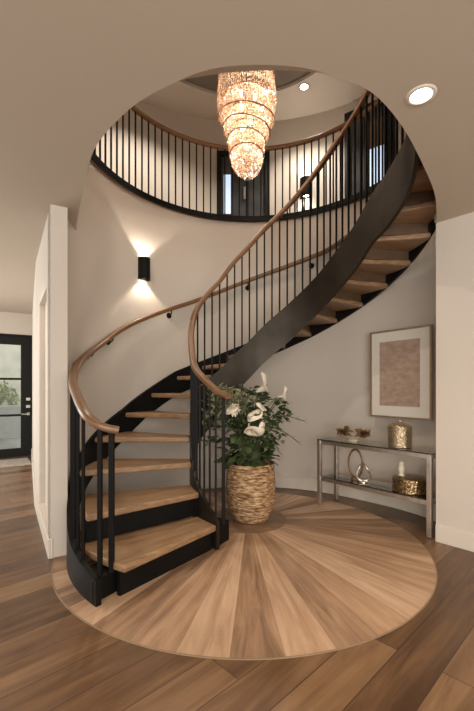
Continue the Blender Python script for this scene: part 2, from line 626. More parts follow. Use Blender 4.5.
ceil_o = ceiling_mesh().build('ceiling', M['ceiling'])
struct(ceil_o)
# lip and shaft of the opening on the room side
m = MB()
th2 = [-8 - 166 * k / 80 for k in range(81)]
vs_ = []
for t in th2:
    vs_ += [pol(t, hole_r(t), CZ), pol(t, hole_r(t), CZ + 0.06), pol(t, 1.70, CZ + 0.06), pol(t, 1.70, 3.42)]
m.add(vs_, [(4 * i + j, 4 * i + 4 + j, 4 * i + 5 + j, 4 * i + 1 + j) for i in range(80) for j in range(3)])
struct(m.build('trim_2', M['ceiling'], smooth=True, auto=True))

# upper floor, outer wall, ceiling
full = [-180 + 360 * k / 144 for k in range(145)]
def uin(t):
    return 1.565 if (t > -5 or t < -170) else 1.66
struct(curved_slab(full, uin, lambda t: RO + 0.1, 3.48, UF).build('floor_upper', M['floor']))
struct(curved_slab(full, lambda t: RO, lambda t: RO + 0.12, UF, UC).build('wall_upper', M['upper_plaster'], smooth=True, auto=True))
TCX, TCY, TR = 0.06, 4.58, 1.50
def upper_ceiling():
    m = MB()
    n = 96
    vs_ = []
    for k in range(n):
        a = 2 * PI * k / n
        dx, dy = math.cos(a), math.sin(a)
        # to the outer wall circle
        ox, oy = CX - TCX, CY - TCY
        b = dx * ox + dy * oy
        s = b + math.sqrt(b * b - (ox * ox + oy * oy) + (RO + .1) ** 2)
        vs_ += [(TCX + TR * dx, TCY + TR * dy, UC), (TCX + s * dx, TCY + s * dy, UC), (TCX + TR * dx, TCY + TR * dy, UC + 0.05)]
    m.add(vs_, [q for i in range(n) for q in ((3 * i, 3 * i + 1, 3 * ((i + 1) % n) + 1, 3 * ((i + 1) % n)), (3 * i, 3 * ((i + 1) % n), 3 * ((i + 1) % n) + 2, 3 * i + 2))])
    return m
struct(upper_ceiling().build('ceiling_upper', M['upper_plaster'], smooth=True, auto=True))
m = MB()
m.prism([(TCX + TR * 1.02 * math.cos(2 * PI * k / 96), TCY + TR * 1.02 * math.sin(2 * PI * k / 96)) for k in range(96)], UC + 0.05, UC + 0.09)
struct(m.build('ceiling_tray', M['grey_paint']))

# right wall with baseboard ---------------------------------------------------
JR = (1.69, 3.27)
er = (JR[0] + 3.3 * 0.67, JR[1] - 3.3 * 0.74)
m = MB()
m.prism([JR, er, (er[0] + 0.22, er[1] + 0.2), (2.02, 3.22), (2.10, 3.40), (1.99, 3.36)], 0, CZ)
struct(m.build('wall_right', M['plaster']))
m = MB()
nx, ny = -0.74 * 0.016, -0.67 * 0.016
m.prism([(JR[0] + nx, JR[1] + ny), (er[0] + nx, er[1] + ny), er, (JR[0] + .0, JR[1])], 0.0, 0.145)
struct(m.build('baseboard_right', M['trim'], bevel=0.004))

# left wall of the hall -------------------------------------------------------
A = Vector((-1.42, 2.93)); B = Vector((-2.22, 4.25)); D = Vector((-3.90, 7.33))
def wall_seg(mb_, p, q, z0, z1, t=0.12):
    d = (q - p).normalized()
    n = Vector((d.y, -d.x))
    if n.x < 0: n = -n
    mb_.prism([tuple(p), tuple(q), tuple(q + n * t), tuple(p + n * t)], z0, z1)
dAB = (B - A).normalized()
nAB = Vector((dAB.y, -dAB.x))
P1 = A + dAB * 0.30; P2 = A + dAB * 1.05
m = MB()
wall_seg(m, A, P1, 0, CZ)
wall_seg(m, P1, P2, 2.13, CZ)
wall_seg(m, P1, P2, 0, 0.16)
wall_seg(m, P2, B, 0, CZ)
wall_seg(m, B, D, 0, CZ)
struct(m.build('wall_left', M['plaster']))
# return from the hall wall into the curved wall
m = MB()
W0 = Vector(pol(192.5, 1.6)); W1 = Vector(pol(188.5, 1.68))
m.prism([tuple(A), tuple(W0), tuple(W1), tuple(A + nAB * 0.12 + dAB * 0.2), tuple(A + dAB * 0.2)], 0, CZ)
struct(m.build('wall_corner', M['plaster']))
# shallow alcove lining
m = MB()
a0 = P1 + nAB * 0.05; a1 = P2 + nAB * 0.05
m.prism([tuple(a0), tuple(a1), tuple(a1 + nAB * 0.03), tuple(a0 + nAB * 0.03)], 0.16, 2.13)
struct(m.build('wall_alcove', M['trim']))
def bboard(name, p, q, side=-1, h=0.15):
    d = (q - p).normalized()
    n = Vector((d.y, -d.x)) * side * 0.016
    m_ = MB()
    m_.prism([tuple(p + n), tuple(q + n), tuple(q), tuple(p)], 0, h)
    return struct(m_.build(name, M['trim'], bevel=0.004))
bboard('baseboard_left', A, B)
bboard('baseboard_entrance', B, D)
bboard('baseboard_corner', A, W0 , 1)
# entrance wall and glazed door -------------------------------------------------
dW = Vector((-0.83, -0.56)).normalized()
nW = Vector((-dW.y, dW.x))          # towards the outside?
if nW.y < 0: nW = -nW
DW0, DW1, DTOP = -0.03, 0.98, 2.30
m = MB()
def wseg(mb_, a, b, z0, z1, t=0.14, off=0.0):
    p = D + dW * a + nW * off; q = D + dW * b + nW * off
    mb_.prism([tuple(p), tuple(q), tuple(q + nW * t), tuple(p + nW * t)], z0, z1)
wseg(m, -0.4, DW0, 0, CZ)
wseg(m, DW0, DW1, DTOP, CZ)
wseg(m, DW1, 2.6, 0, CZ)
struct(m.build('wall_entrance', M['plaster']))
door = bpy.data.objects.new('door_1', None)
COL.objects.link(door)
door.location = (*(D + dW * 0.5), 0)
struct(door)
def dbox(mb_, a, b, z0, z1, o0, o1):
    p = D + dW * a; q = D + dW * b
    mb_.prism([tuple(p + nW * o0), tuple(q + nW * o0), tuple(q + nW * o1), tuple(p + nW * o1)], z0, z1)
m = MB()
dbox(m, DW0, DW0 + 0.03, 0, DTOP, -0.01, 0.13)
dbox(m, DW1 - 0.03, DW1, 0, DTOP, -0.01, 0.13)
dbox(m, DW0 + .03, DW1 - .03, DTOP - 0.03, DTOP, -0.01, 0.13)
m.build('door_frame', M['door_black'], door)
g0, g1 = DW0 + 0.215, DW1 - 0.19
m = MB()
dbox(m, DW0 + 0.032, g0, 0.01, DTOP - 0.032, 0.03, 0.075)
dbox(m, g1, DW1 - 0.032, 0.01, DTOP - 0.032, 0.03, 0.075)
dbox(m, g0, g1, 0.01, 0.17, 0.03, 0.075)
dbox(m, g0, g1, DTOP - 0.19, DTOP - 0.032, 0.03, 0.075)
m.build('door_leaf', M['door_black'], door)
m = MB()
for z in (0.79, 1.47):
    dbox(m, g0, g1, z - 0.02, z + 0.02, 0.028, 0.077)
m.build('glazing_bar', M['door_black'], door)
m = MB()
dbox(m, g0, g1, 0.17, DTOP - 0.19, 0.05, 0.056)
m.build('glass', M['doorglass'], door)
hp = D + dW * 0.065 + nW * 0.02
m = MB()
hx = math.atan2(dW.y, dW.x)
m.box((hp.x, hp.y, 0.81), (0.05, 0.02, 0.05), hx)
q = hp + dW * 0.05 - nW * 0.05
m.tube([(hp.x, hp.y, 0.81), (*(hp - nW * 0.05), 0.81), (*(hp - nW * 0.05 + dW * 0.12), 0.81)], 0.012)
m.build('door_handle', M['chrome'], door, bevel=0.003)
m = MB()
for z in (0.95, 1.09):
    m.box((hp.x, hp.y, z), (0.07, 0.03, 0.055), hx)
m.build('lock', M['chrome'], door, bevel=0.003)
# rug in front of the door
m = MB()
rc = D + dW * 0.72 - nW * 0.55
m.box((rc.x, rc.y, 0.006), (1.25, 0.75, 0.012), hx)
tag(m.build('door_mat', plain('pale_rug', (0.40, 0.36, 0.31), 0.9, noise=0.25, nscale=18), bevel=0.004), 'pale flat rug on the hall floor inside the glazed entrance door', 'rug')

# outside the entrance door: porch, planter wall, hedge, tree
def leafcloud(mb_, c, rad, n, size, rng):
    for _ in range(n):
        while True:
            v = Vector((rng.uniform(-1, 1), rng.uniform(-1, 1), rng.uniform(-1, 1)))
            if 0.25 < v.length < 1: break
        p = Vector(c) + Vector((v.x * rad[0], v.y * rad[1], v.z * rad[2]))
        q = Matrix.Translation(p) @ Matrix.Rotation(rng.uniform(0, 6.28), 4, 'Z') @ Matrix.Rotation(rng.uniform(-1.4, 1.4), 4, 'X') @ Matrix.Rotation(rng.uniform(-.8, .8), 4, 'Y')
        s = size * rng.uniform(.6, 1.3)
        mb_.add([q @ Vector(w) for w in ((-s * .45, 0, 0), (0, -s, 0.1 * s), (s * .45, 0, 0), (0, s, 0.1 * s))], [(0, 1, 2, 3)])
rng = random.Random(3)
def out_pt(a, d):
    p = D + dW * a + nW * d
    return p
p = out_pt(1.2, 2.0)
m = MB(); m.box((p.x, p.y, -0.03), (7, 3.6, 0.14), hx)
struct(m.build('floor_porch', plain('porch_stone', (0.42, 0.45, 0.47), 0.7, noise=0.1)))
p = out_pt(1.5, 8.8)
m = MB(); m.box((p.x, p.y, -0.12), (16, 10, 0.1), hx)
lawn = m.build('ground', plain('garden_lawn', (0.16, 0.24, 0.08), 0.9, noise=0.3, nscale=10)); struct(lawn)
p = out_pt(1.4, 3.0)
m = MB(); m.box((p.x, p.y, 0.42), (3.4, 0.25, 0.78), hx)
m.box((p.x, p.y, 0.83), (3.5, 0.32, 0.05), hx)
tag(m.build('planter_wall', plain('pale_render', (0.55, 0.60, 0.62), 0.8, noise=0.05)), 'low pale grey planter wall on the porch outside the entrance door', 'wall')
for i, (a, d, r, h, lb) in enumerate([(0.45, 3.9, 0.62, 1.15, 'leafy green bush behind the planter wall, nearest the door lock side'), (1.95, 4.1, 0.68, 1.2, 'leafy green bush behind the planter wall, left one seen through the door glass')]):
    p = out_pt(a, d)
    t = thing('garden_bush', (p.x, p.y, -0.07), lb, 'bush', 'bushes outside the entrance door')
    m = MB(); leafcloud(m, (p.x, p.y, h * .7), (r, r * .7, h * .62), 1500, 0.07, rng)
    m.build('foliage', M['bush'], t)
    m = MB()
    for k in range(4):
        m.tube([(p.x, p.y, -0.07), (p.x + .2 * math.cos(k * 1.6), p.y + .2 * math.sin(k * 1.6), .8)], .02, 6)
    m.build('stem', M['stem'], t)
p = out_pt(1.3, 6.6)
m = MB(); m.box((p.x, p.y, 1.45), (7, 0.2, 3.2), hx)
tag(m.build('house_wall', plain('pale_siding', (0.66, 0.66, 0.60), 0.8, noise=0.12, nscale=3)), 'pale neighbouring house wall beyond the bushes outside the door', 'wall')
p = out_pt(2.2, 1.7)
t = thing('porch_bench', (p.x, p.y, 0.04), 'dark low porch bench outside the glazed entrance door', 'bench')
m = MB(); m.box((p.x, p.y, 0.42), (1.5, .36, .04), hx); m.build('seat', M['door_black'], t)
for s1 in (-1, 1):
    m = MB(); q = p + dW * .65 * s1; m.box((q.x, q.y, 0.22), (.05, .34, .36), hx); m.build('leg', M['door_black'], t)

# ------------------------------------------------------------------ staircase
TH = [232, 213, 192, 172, 153, 139, 126] + [126 - 12.5 * k for k in range(1, 16)]
ZT = [0.2065 * (i + 1) for i in range(7)] + [1.4455 + 0.1377 * k for k in range(1, 16)]
def Zc(t):
    if t > 232:
        return 0.2065
    return lerp(t, TH, ZT)
def ptz(px, py, y):
    return ((px - 237) / FPX * y, y, EYE + (HZ - py) * y / FPX)
# inner stringer: plan nodes with the height of its top edge, drop to its lower edge, height of rail above, tread offset
INN = [ptz(218, 521, 3.08) + (0.23, 1.03, 0.03), ptz(201, 491, 3.28) + (0.40, 0.98, 0.01), ptz(194, 466, 3.49) + (0.46, 0.92, 0.0),
       ptz(191.5, 436, 3.70) + (0.52, 0.86, 0.01), ptz(191.5, 412, 3.88) + (0.56, 0.83, 0.02), ptz(196, 392, 4.00) + (0.56, 0.84, 0.04),
       ptz(206, 381.5, 4.07) + (0.53, 0.90, 0.06), ptz(220, 369.5, 4.12) + (0.46, 0.95, 0.09), ptz(233, 356, 4.16) + (0.42, 1.0, 0.11),
       ptz(248, 342, 4.20) + (0.41, 1.03, 0.12), ptz(265.6, 324, 4.22) + (0.41, 1.05, 0.12), ptz(293, 300, 4.19) + (0.41, 1.08, 0.12),
       ptz(320, 273, 4.05) + (0.40, 1.12, 0.12), ptz(353, 229, 3.68) + (0.42, 1.06, 0.12), ptz(372, 196, 3.43) + (0.43, 1.0, 0.12),
       ptz(388.6, 172, 3.22) + (0.45, 0.98, 0.12), (1.30, 2.93, 3.22, 0.45, 0.96, 0.12), (1.24, 2.65, 3.35, 0.45, 0.95, 0.12), (1.10, 2.42, 3.50, 0.45, 0.93, 0.12), (0.86, 2.22, 3.66, 0.45, 0.9, 0.12)]
IP = catmull(INN, 10)
def inner_at(z):
    """plan point on the inner stringer where the walking line is at height z"""
    for i in range(len(IP) - 1):
        z0, z1 = IP[i][2] - IP[i][5], IP[i + 1][2] - IP[i + 1][5]
        if z0 <= z <= z1:
            return i + (z - z0) / max(z1 - z0, 1e-6)
    return 0.0 if z < IP[0][2] - IP[0][5] else len(IP) - 1.0
def inner_pt(s):
    i = min(int(s), len(IP) - 2)
    f = s - i
    return tuple(a + (b - a) * f for a, b in zip(IP[i], IP[i + 1]))
stair = thing('curved_staircase', (CX, CY, 0), 'curved black steel staircase with oak treads sweeping up around the stairwell wall', 'staircase')

def ribbon(P, t, zt, zb):
    """P plan points, thickness t, per-point top and bottom"""
    m_ = MB()
    n = len(P)
    vs_ = []
    for i, p in enumerate(P):
        a = Vector(P[max(i - 1, 0)]); b = Vector(P[min(i + 1, n - 1)])
        d = (b - a).normalized()
        nn = Vector((d.y, -d.x)) * t / 2
        q = Vector(p)
        vs_ += [(*(q - nn), zb[i]), (*(q - nn), zt[i]), (*(q + nn), zt[i]), (*(q + nn), zb[i])]
    fs = []
    for i in range(n - 1):
        a, b = 4 * i, 4 * i + 4
        fs += [(a, b, b + 1, a + 1), (a + 1, b + 1, b + 2, a + 2), (a + 2, b + 2, b + 3, a + 3), (a + 3, b + 3, b, a)]
    fs += [(0, 1, 2, 3), tuple(4 * (n - 1) + k for k in (3, 2, 1, 0))]
    m_.add(vs_, fs)
    return m_
# inner
P = [(p[0], p[1]) for p in IP]
ribbon(P, 0.03, [p[2] for p in IP], [max(0.0, p[2] - p[3]) for p in IP]).build('inner_stringer', M['bronze'], stair, smooth=True, auto=True)
# outer
oth = [230 - (230 + 61) * k / 140 for k in range(141)]
def otop(t):
    return Zc(t) + lerp(t, [232, 214, 203, 190, 172, 150, 140], [-0.06, -0.16, -0.13, -0.08, 0.0, 0.05, 0.06])
def obot(t):
    return max(0.0, Zc(t) - lerp(t, [232, 200, 170, 140, 60, 0], [0.5, 0.5, 0.36, 0.24, 0.22, 0.15]))
ribbon([pol(t, lerp(t, [230, 196, 176, -70], [1.543, 1.543, 1.5775, 1.5775])) for t in oth], 0.035, [otop(t) for t in oth], [obot(t) for t in oth]).build('outer_stringer', M['black'], stair, smooth=True, auto=True)

# treads
for n in range(21):
    t0, t1 = TH[n], TH[n + 1]
    over = 2.2 if n else 2.5
    r_out = [1.40, 1.45, 1.50][n] if n < 3 else 1.556
    grow = 0.09 if n == 0 else 0.0
    s0 = inner_at(ZT[n]); s1 = inner_at(ZT[n + 1])
    if n == 0: s0 = 0.0
    s1b = s1 + (s1 - s0) * 0.12
    back = (t1 - t0) / abs(t1 - t0) * (1.8 if n < 8 else 3.0)
    outer = [pol(t0 + (t1 + back - t0) * k / 8, r_out + grow * k / 8) for k in range(9)]
    inner = []
    for k in range(7):
        q = inner_pt(s0 + (s1b - s0) * (1 - k / 6))
        c = Vector((q[0] - CX, q[1] - CY))
        q2 = Vector((q[0], q[1]))
        # stay just on the stair side of the inner stringer
        qa = inner_pt(max(0, s0 + (s1b - s0) * (1 - k / 6) - 0.5)); qb = inner_pt(min(len(IP) - 1, s0 + (s1b - s0) * (1 - k / 6) + 0.5))
        dd = Vector((qb[0] - qa[0], qb[1] - qa[1])).normalized()
        nn = Vector((-dd.y, dd.x))
        inner.append(tuple(q2 + nn * 0.017))
    poly = outer + inner
    ang = R_((t0 + t1) / 2)
    Mx = Matrix.Translation((CX, CY, ZT[n])) @ Matrix.Rotation(ang, 4, 'Z')
    m = MB()
    m.prism(poly, ZT[n] - 0.050, ZT[n])
    m.build('tread', M['tread'], stair, bevel=0.014, matrix=Mx)
# closed risers under the first two treads
for n in (0, 1):
    s0 = inner_at(ZT[n]) if n else 0.0
    pi = Vector(inner_pt(s0)[:2]); po = Vector(pol(TH[n], [1.40, 1.44][n]))
    # set back from the nosing
    d = (pi - po).normalized()
    nn = Vector((-d.y, d.x)) * 0.045
    if n == 0:
        pi = pi + d * 0.0
    m = MB()
    a = po + nn; b = pi + nn - d * 0.02
    z0 = 0.004 if n == 0 else ZT[n - 1] + 0.0005
    m.prism([tuple(a), tuple(b), tuple(b + nn.normalized() * 0.03), tuple(a + nn.normalized() * 0.03)], z0, ZT[n] - 0.051)
    m.build('riser', M['black'], stair)
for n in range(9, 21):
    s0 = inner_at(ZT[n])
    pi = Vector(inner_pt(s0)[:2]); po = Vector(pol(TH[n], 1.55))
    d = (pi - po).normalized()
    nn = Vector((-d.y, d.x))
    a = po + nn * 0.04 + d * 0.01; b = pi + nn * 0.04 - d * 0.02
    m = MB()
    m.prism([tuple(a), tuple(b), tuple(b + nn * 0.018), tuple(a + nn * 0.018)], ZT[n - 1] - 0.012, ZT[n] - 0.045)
    m.build('riser', M['underwood'], stair)  # shade under the steps is put into this darker wood
# newel blocks
m = MB()
m.prism([(-0.862, 2.296), (-0.745, 2.480), (-0.80, 2.53), (-0.93, 2.56), (-1.0, 2.453), (-0.935, 2.372)], 0.0045, 0.145)
m.build('newel_block', M['black'], stair, bevel=0.006)
m = MB()
m.prism([(-0.164, 3.135), (-0.066, 3.285), (-0.17, 3.36), (-0.268, 3.21)], 0.0045, 0.175)
m.build('newel_block', M['black'], stair, bevel=0.006)

# outer handrail
ORN = [(233.5, 1.035), (228, 1.065), (222, 1.144), (213, 1.25), (203, 1.36), (187, 1.53), (168, 1.752), (156, 1.93), (143.6, 2.09), (129, 2.26), (115, 2.414), (90, 2.70), (60, 2.925), (48, 3.01), (26, 3.19)]
ORN = [q for q in ORN if q[0] < 218]
orn = catmull(ORN, 8)
orp = [(-0.735, 2.385, 1.038), (-0.80, 2.362, 1.055), (-0.868, 2.36, 1.085), (-0.955, 2.42, 1.144)] + [pol(t, 1.515, z) for t, z in ORN]
orp = catmull(orp, 8)
hr = MB().sweep(orp, rrect(0.062, 0.046, 0.016)).build('wall_handrail', M['rail'], stair, smooth=True, auto=True)
def oz(t):
    return lerp(t, [a for a, _ in orn], [b for _, b in orn])
for t in (184, 174, 161, 129, 91, 61):
    z = oz(t) - 0.025
    R0 = RW(t)
    m = MB()
    c = Vector(pol(t, R0 - 0.004, z - 0.05))
    ax = Matrix.Rotation(R_(t), 4, 'Z') @ Matrix.Rotation(R_(-90), 4, 'Y')
    m.lathe(c, [(0.034, 0), (0.034, 0.008), (0.028, 0.014), (0.012, 0.018)], 20, axis=ax)
    m.tube([c, pol(t, R0 - 0.05, z - 0.052), pol(t, 1.535, z - 0.035), pol(t, 1.525, z + 0.004)], 0.007, 8)
    m.build('rail_bracket', M['black'], stair, smooth=True, auto=True)
# newel posts and outer balusters
p = (-0.79, 2.425)
m = MB(); m.bar((p[0], p[1], 0.14), (p[0], p[1], 1.045), 0.032); m.build('newel_post', M['black'], stair, bevel=0.003)
for t in (226.5, 220.5, 216, 211.5, 207, 202, 197):
    p = pol(t, 1.525) if t < 226 else (-0.835, 2.345)
    zb = max(otop(t) - 0.02, 0.13)
    zt_ = 1.075 if t > 226 else (1.145 if t > 218 else oz(t) - 0.012)
    w = 0.026 if t > 226 else 0.018
    m = MB(); m.bar((p[0], p[1], zb), (p[0], p[1], zt_), w)
    m.build('baluster', M['black'], stair)

# inner handrail, newel and balusters
irp = [(p[0], p[1], p[2] + p[4]) for p in IP]
d0 = Vector(irp[0]) - Vector(irp[3])
start = [tuple(Vector(irp[0]) + Vector((0.085, -0.085, -0.03)))]
MB().sweep(start + irp, rrect(0.060, 0.046, 0.016)).build('handrail', M['rail'], stair, smooth=True, auto=True)
m = MB(); m.bar((-0.112, 3.245 - 0.05, 0.17), (-0.112, 3.245 - 0.05, irp[0][2] - 0.01), 0.030)
m.build('newel_post', M['black'], stair, bevel=0.003)
acc = 0
nxt = 0.03
for i in range(1, len(IP)):
    a, b = IP[i - 1], IP[i]
    seg = math.hypot(b[0] - a[0], b[1] - a[1])
    while acc + seg >= nxt:
        f = (nxt - acc) / seg
        q = [u + (v - u) * f for u, v in zip(a, b)]
        m = MB()
        m.bar((q[0], q[1], q[2] - 0.02), (q[0], q[1], q[2] + q[4] - 0.012), 0.0165)
        m.build('baluster', M['black'], stair)
        nxt += 0.083
    acc += seg

# ------------------------------------------------------------------ balcony railing
rail = thing('balcony_railing', (CX, CY, UF), 'curved black balustrade with oak handrail along the upper gallery edge', 'railing')
bth = [198 - 200 * k / 120 for k in range(121)]
curved_slab(bth, lambda t: 1.535, lambda t: 1.564, 3.472, 3.537).build('bottom_rail', M['black'], rail, smooth=True, auto=True)
MB().sweep([pol(t, 1.55, 4.41) for t in bth], rrect(0.058, 0.046, 0.015)).build('handrail', M['rail'], rail, smooth=True, auto=True)
step = math.degrees(0.094 / 1.55)
t = 196.0
while t > -1:
    m = MB()
    p = pol(t, 1.55)
    m.bar((p[0], p[1], 3.54), (p[0], p[1], 4.395), 0.0165)
    m.build('baluster', M['black'], rail)
    t -= step

# ------------------------------------------------------------------ upper gallery doors and sconce
def upper_unit(name, th0, th1, ztop, kind):
    """glazed door standing flat against the curved upper wall"""
    a = Vector(pol(th0, RO)); b = Vector(pol(th1, RO))
    d = (b - a).normalized()
    n = Vector((d.y, -d.x))
    mid = (a + b) / 2
    if (Vector((CX, CY)) - mid).dot(n) < 0: n = -n
    W = (b - a).length
    t_ = bpy.data.objects.new(name, None)
    COL.objects.link(t_)
    t_.location = (mid.x, mid.y, UF)
    struct(t_)
    def bx(mb_, u0, u1, z0, z1, o0, o1):
        mb_.prism([tuple(a + d * u0 + n * o0), tuple(a + d * u1 + n * o0), tuple(a + d * u1 + n * o1), tuple(a + d * u0 + n * o1)], z0, z1)
    fr = 0.075
    m_ = MB()
    bx(m_, 0, fr, UF, ztop, -0.05, 0.05)
    bx(m_, W - fr, W, UF, ztop, -0.05, 0.05)
    bx(m_, fr, W - fr, ztop - fr, ztop, -0.05, 0.05)
    m_.build('door_frame', M['door_black'], t_)
    return t_, bx, W, fr
# th increases to the left in view
ta, bxa, Wa, fr = upper_unit('door_2', 99.3, 83.0, 5.36, 0)
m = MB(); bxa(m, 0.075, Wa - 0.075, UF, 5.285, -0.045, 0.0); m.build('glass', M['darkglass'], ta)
m = MB(); bxa(m, 0.12, 0.24, 4.30, 4.97, 0.0, 0.01); m.build('pane', M['skyglass'], ta)  # glowing strip stands in for the bluish light stripe in the glass
m = MB(); bxa(m, 0.52, 0.545, UF, 5.285, 0.0, 0.02); bxa(m, 0.075, Wa - 0.075, 4.08, 4.12, 0.0, 0.02); m.build('glazing_bar', M['door_black'], ta)
m = MB(); bxa(m, 0.46, 0.50, 4.55, 4.75, 0.0, 0.04); m.build('door_handle', M['steel'], ta)
tb, bxb, Wb, fr = upper_unit('door_3', 60.2, 46.5, 5.72, 0)
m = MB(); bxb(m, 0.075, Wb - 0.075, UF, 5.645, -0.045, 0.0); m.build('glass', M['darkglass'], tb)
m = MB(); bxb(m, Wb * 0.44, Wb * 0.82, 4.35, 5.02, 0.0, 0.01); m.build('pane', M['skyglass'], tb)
m = MB(); bxb(m, Wb * 0.44, Wb * 0.82, 5.02, 5.45, 0.0, 0.01); m.build('curtain', M['curtain'], tb)
m = MB(); bxb(m, Wb * 0.40, Wb * 0.44, UF, 5.645, 0.0, 0.025); bxb(m, Wb * 0.82, Wb * 0.86, UF, 5.645, 0.0, 0.025); m.build('glazing_bar', M['door_black'], tb)

def sconce(center, th, w, h, dep, label, power):
    c = Vector(center)
    inward = Vector((-math.cos(R_(th)), -math.sin(R_(th)), 0))
    side = Vector((-inward.y, inward.x, 0))
    t_ = thing('wall_sconce', tuple(c), label, 'wall lamp')
    # half round housing, open top and bottom
    m_ = MB()
    n = 20
    outer, innr = [], []
    for k in range(n + 1):
        a = PI * k / n
        outer.append(c + side * (w / 2 * math.cos(a)) + inward * (dep * (0.25 + 0.75 * math.sin(a)) if 0 < k < n else 0.0))
        innr.append(c + side * ((w / 2 - .006) * math.cos(a)) + inward * ((dep - .006) * (0.25 + 0.75 * math.sin(a)) if 0 < k < n else 0.004))
    ring = outer + innr[::-1]
    m_.prism([(p.x, p.y) for p in ring], c.z - h / 2, c.z + h / 2)
    m_.build('housing', M['black'], t_)
    m_ = MB()
    bc = c + inward * 0.004
    m_.box((bc.x, bc.y, c.z), (w - 0.01, 0.008, h - .01), math.atan2(side.y, side.x))
    m_.build('back_plate', M['black'], t_)
    for s in (-1, 1):
        pc = c + inward * dep * 0.5 + Vector((0, 0, s * (h / 2 - 0.03)))
        m_ = MB()
        m_.lathe(pc, [(w * .27, -0.004), (w * .27, 0.004)], 20)
        m_.build('lamp_face', M['sconceface'], t_)
        lo = lamp('sconce_beam', 'SPOT', tuple(pc + Vector((0, 0, s * 0.012))), power * 0.62, (1.0, 0.84, 0.68), 0.012, (0 if s < 0 else PI, 0, 0), 104, 0.35)
        lo.parent = t_
        lo.matrix_parent_inverse = Matrix.Translation(t_.location).inverted()
    return t_
# lower sconce on the curved wall (pixel 144,268), upper one on the gallery wall
sc_th = math.degrees(math.atan2(4.47 - CY, -1.08 - CX))
sconce(pol(sc_th + 0.7, 1.6, 2.67), sc_th, 0.135, 0.25, 0.10, 'black up and down wall lamp glowing on the curved wall above the lower handrail', 13)
su_th = 71.8
sconce(pol(su_th, RO, 4.66), su_th, 0.20, 0.32, 0.13, 'black up and down wall lamp on the upper gallery wall behind the balcony balusters', 11)

# recessed ceiling lamps seen in the frame
def downlight(x, y, z, r, label):
    t_ = thing('recessed_downlight', (x, y, z), label, 'ceiling lamp')
    m_ = MB()
    prof = [(r * 1.45, 0.0), (r * 1.45, -0.004), (r * 1.05, -0.006), (r, 0.0)]
    m_.lathe((x, y, z), prof, 40, cap=False)
    m_.build('trim_ring', M['trim'], t_, smooth=True)
    m_ = MB()
    m_.lathe((x, y, z), [(r, -0.0015), (0.001, -0.0015)], 32, cap=False)
    m_.build('lamp_face', M['lampface'], t_)
    return t_
downlight(0.88, 1.84, CZ, 0.047, 'round recessed ceiling lamp shining in the lower ceiling right of the opening')
ux, uy = ptz(304, 87, 5.88)[0:2]
downlight(ux, uy, UC, 0.055, 'small recessed ceiling lamp in the upper ceiling right of the chandelier')
lamp('upper_downlight_and_fill_beam', 'SPOT', (ux, uy, UC - 0.02), 110, (1.0, 0.86, 0.70), 0.04, (0, 0, 0), 110, 0.7)
lamp('upper_downlight_and_fill_beam', 'SPOT', (-1.2, 5.4, UC - 0.02), 110, (1.0, 0.86, 0.70), 0.04, (0, 0, 0), 120, 0.7)  # added spot without a fixture, brightens the gallery
lamp('upper_downlight_and_fill_beam', 'SPOT', (-1.3, 2.2, UC - 0.02), 110, (1.0, 0.86, 0.70), 0.04, (0, 0, 0), 120, 0.7)  # second added spot, unseen, fills the near side of the gallery

# ------------------------------------------------------------------ chandelier
HX, HY = (246.5 - 237) / FPX * 3.6, 3.6
ch = thing('chandelier', (HX, HY, UC), 'tiered crystal bead chandelier glowing in the stairwell opening', 'chandelier')
def bead(mb_, p, w, h, rot):
    c, s = math.cos(rot), math.sin(rot)
    vs_ = [(p[0] + w * c, p[1] + w * s, p[2]), (p[0] - w * s, p[1] + w * c, p[2]), (p[0] - w * c, p[1] - w * s, p[2]), (p[0] + w * s, p[1] - w * c, p[2]), (p[0], p[1], p[2] + h), (p[0], p[1], p[2] - h)]
    mb_.add(vs_, [(0, 1, 4), (1, 2, 4), (2, 3, 4), (3, 0, 4), (1, 0, 5), (2, 1, 5), (3, 2, 5), (0, 3, 5)])
rg = random.Random(11)
M['ringmetal'] = plain('brass', (0.22, 0.12, 0.06), 0.45, 0.7, noise=0.1)
TIERS = [(0.272, 4.15, 3.80, 84), (0.228, 3.98, 3.69, 72), (0.187, 3.84, 3.575, 60), (0.165, 3.70, 3.45, 54)]
for (r, z1, z0, ns) in TIERS:
    m = MB()
    for k in range(ns):
        a = 2 * PI * k / ns
        tilt = 0.035 * math.sin(a + r * 20)
        zb = z0 + tilt + rg.uniform(-.008, .008)
        z = z1
        while z > zb:
            u = (z1 - z) / (z1 - z0)
            rr = r * (0.94 + 0.06 * math.sin(min(1, u * 2) * PI / 2)) if r > 0.25 else r * (0.93 + 0.07 * min(1, u * 1.5))
            rr *= 1 - 0.10 * max(0, u - 0.5) ** 1
            bead(m, (HX + rr * math.cos(a) + rg.uniform(-.002, .002), HY + rr * math.sin(a) + rg.uniform(-.002, .002), z), 0.0085, 0.0155, rg.uniform(0, 1.5))
            z -= 0.026
    m.build('crystal_tier', M['crystal'], ch)
    m = MB()
    m.tube([(HX + r * .93 * math.cos(2 * PI * k / 48), HY + r * .93 * math.sin(2 * PI * k / 48), z1 + 0.012) for k in range(48)], 0.006, 8, closed=True)
    m.build('tier_ring', M['ringmetal'], ch, smooth=True)
    m = MB()
    rb_ = r * (1 - 0.05) * 1.015
    m.tube([(HX + rb_ * math.cos(2 * PI * k / 48), HY + rb_ * math.sin(2 * PI * k / 48), z0 + 0.012 + 0.035 * math.sin(2 * PI * k / 48 + r * 20)) for k in range(48)], 0.0055, 6, closed=True)
    m.build('tier_ring', M['ringmetal'], ch, smooth=True)
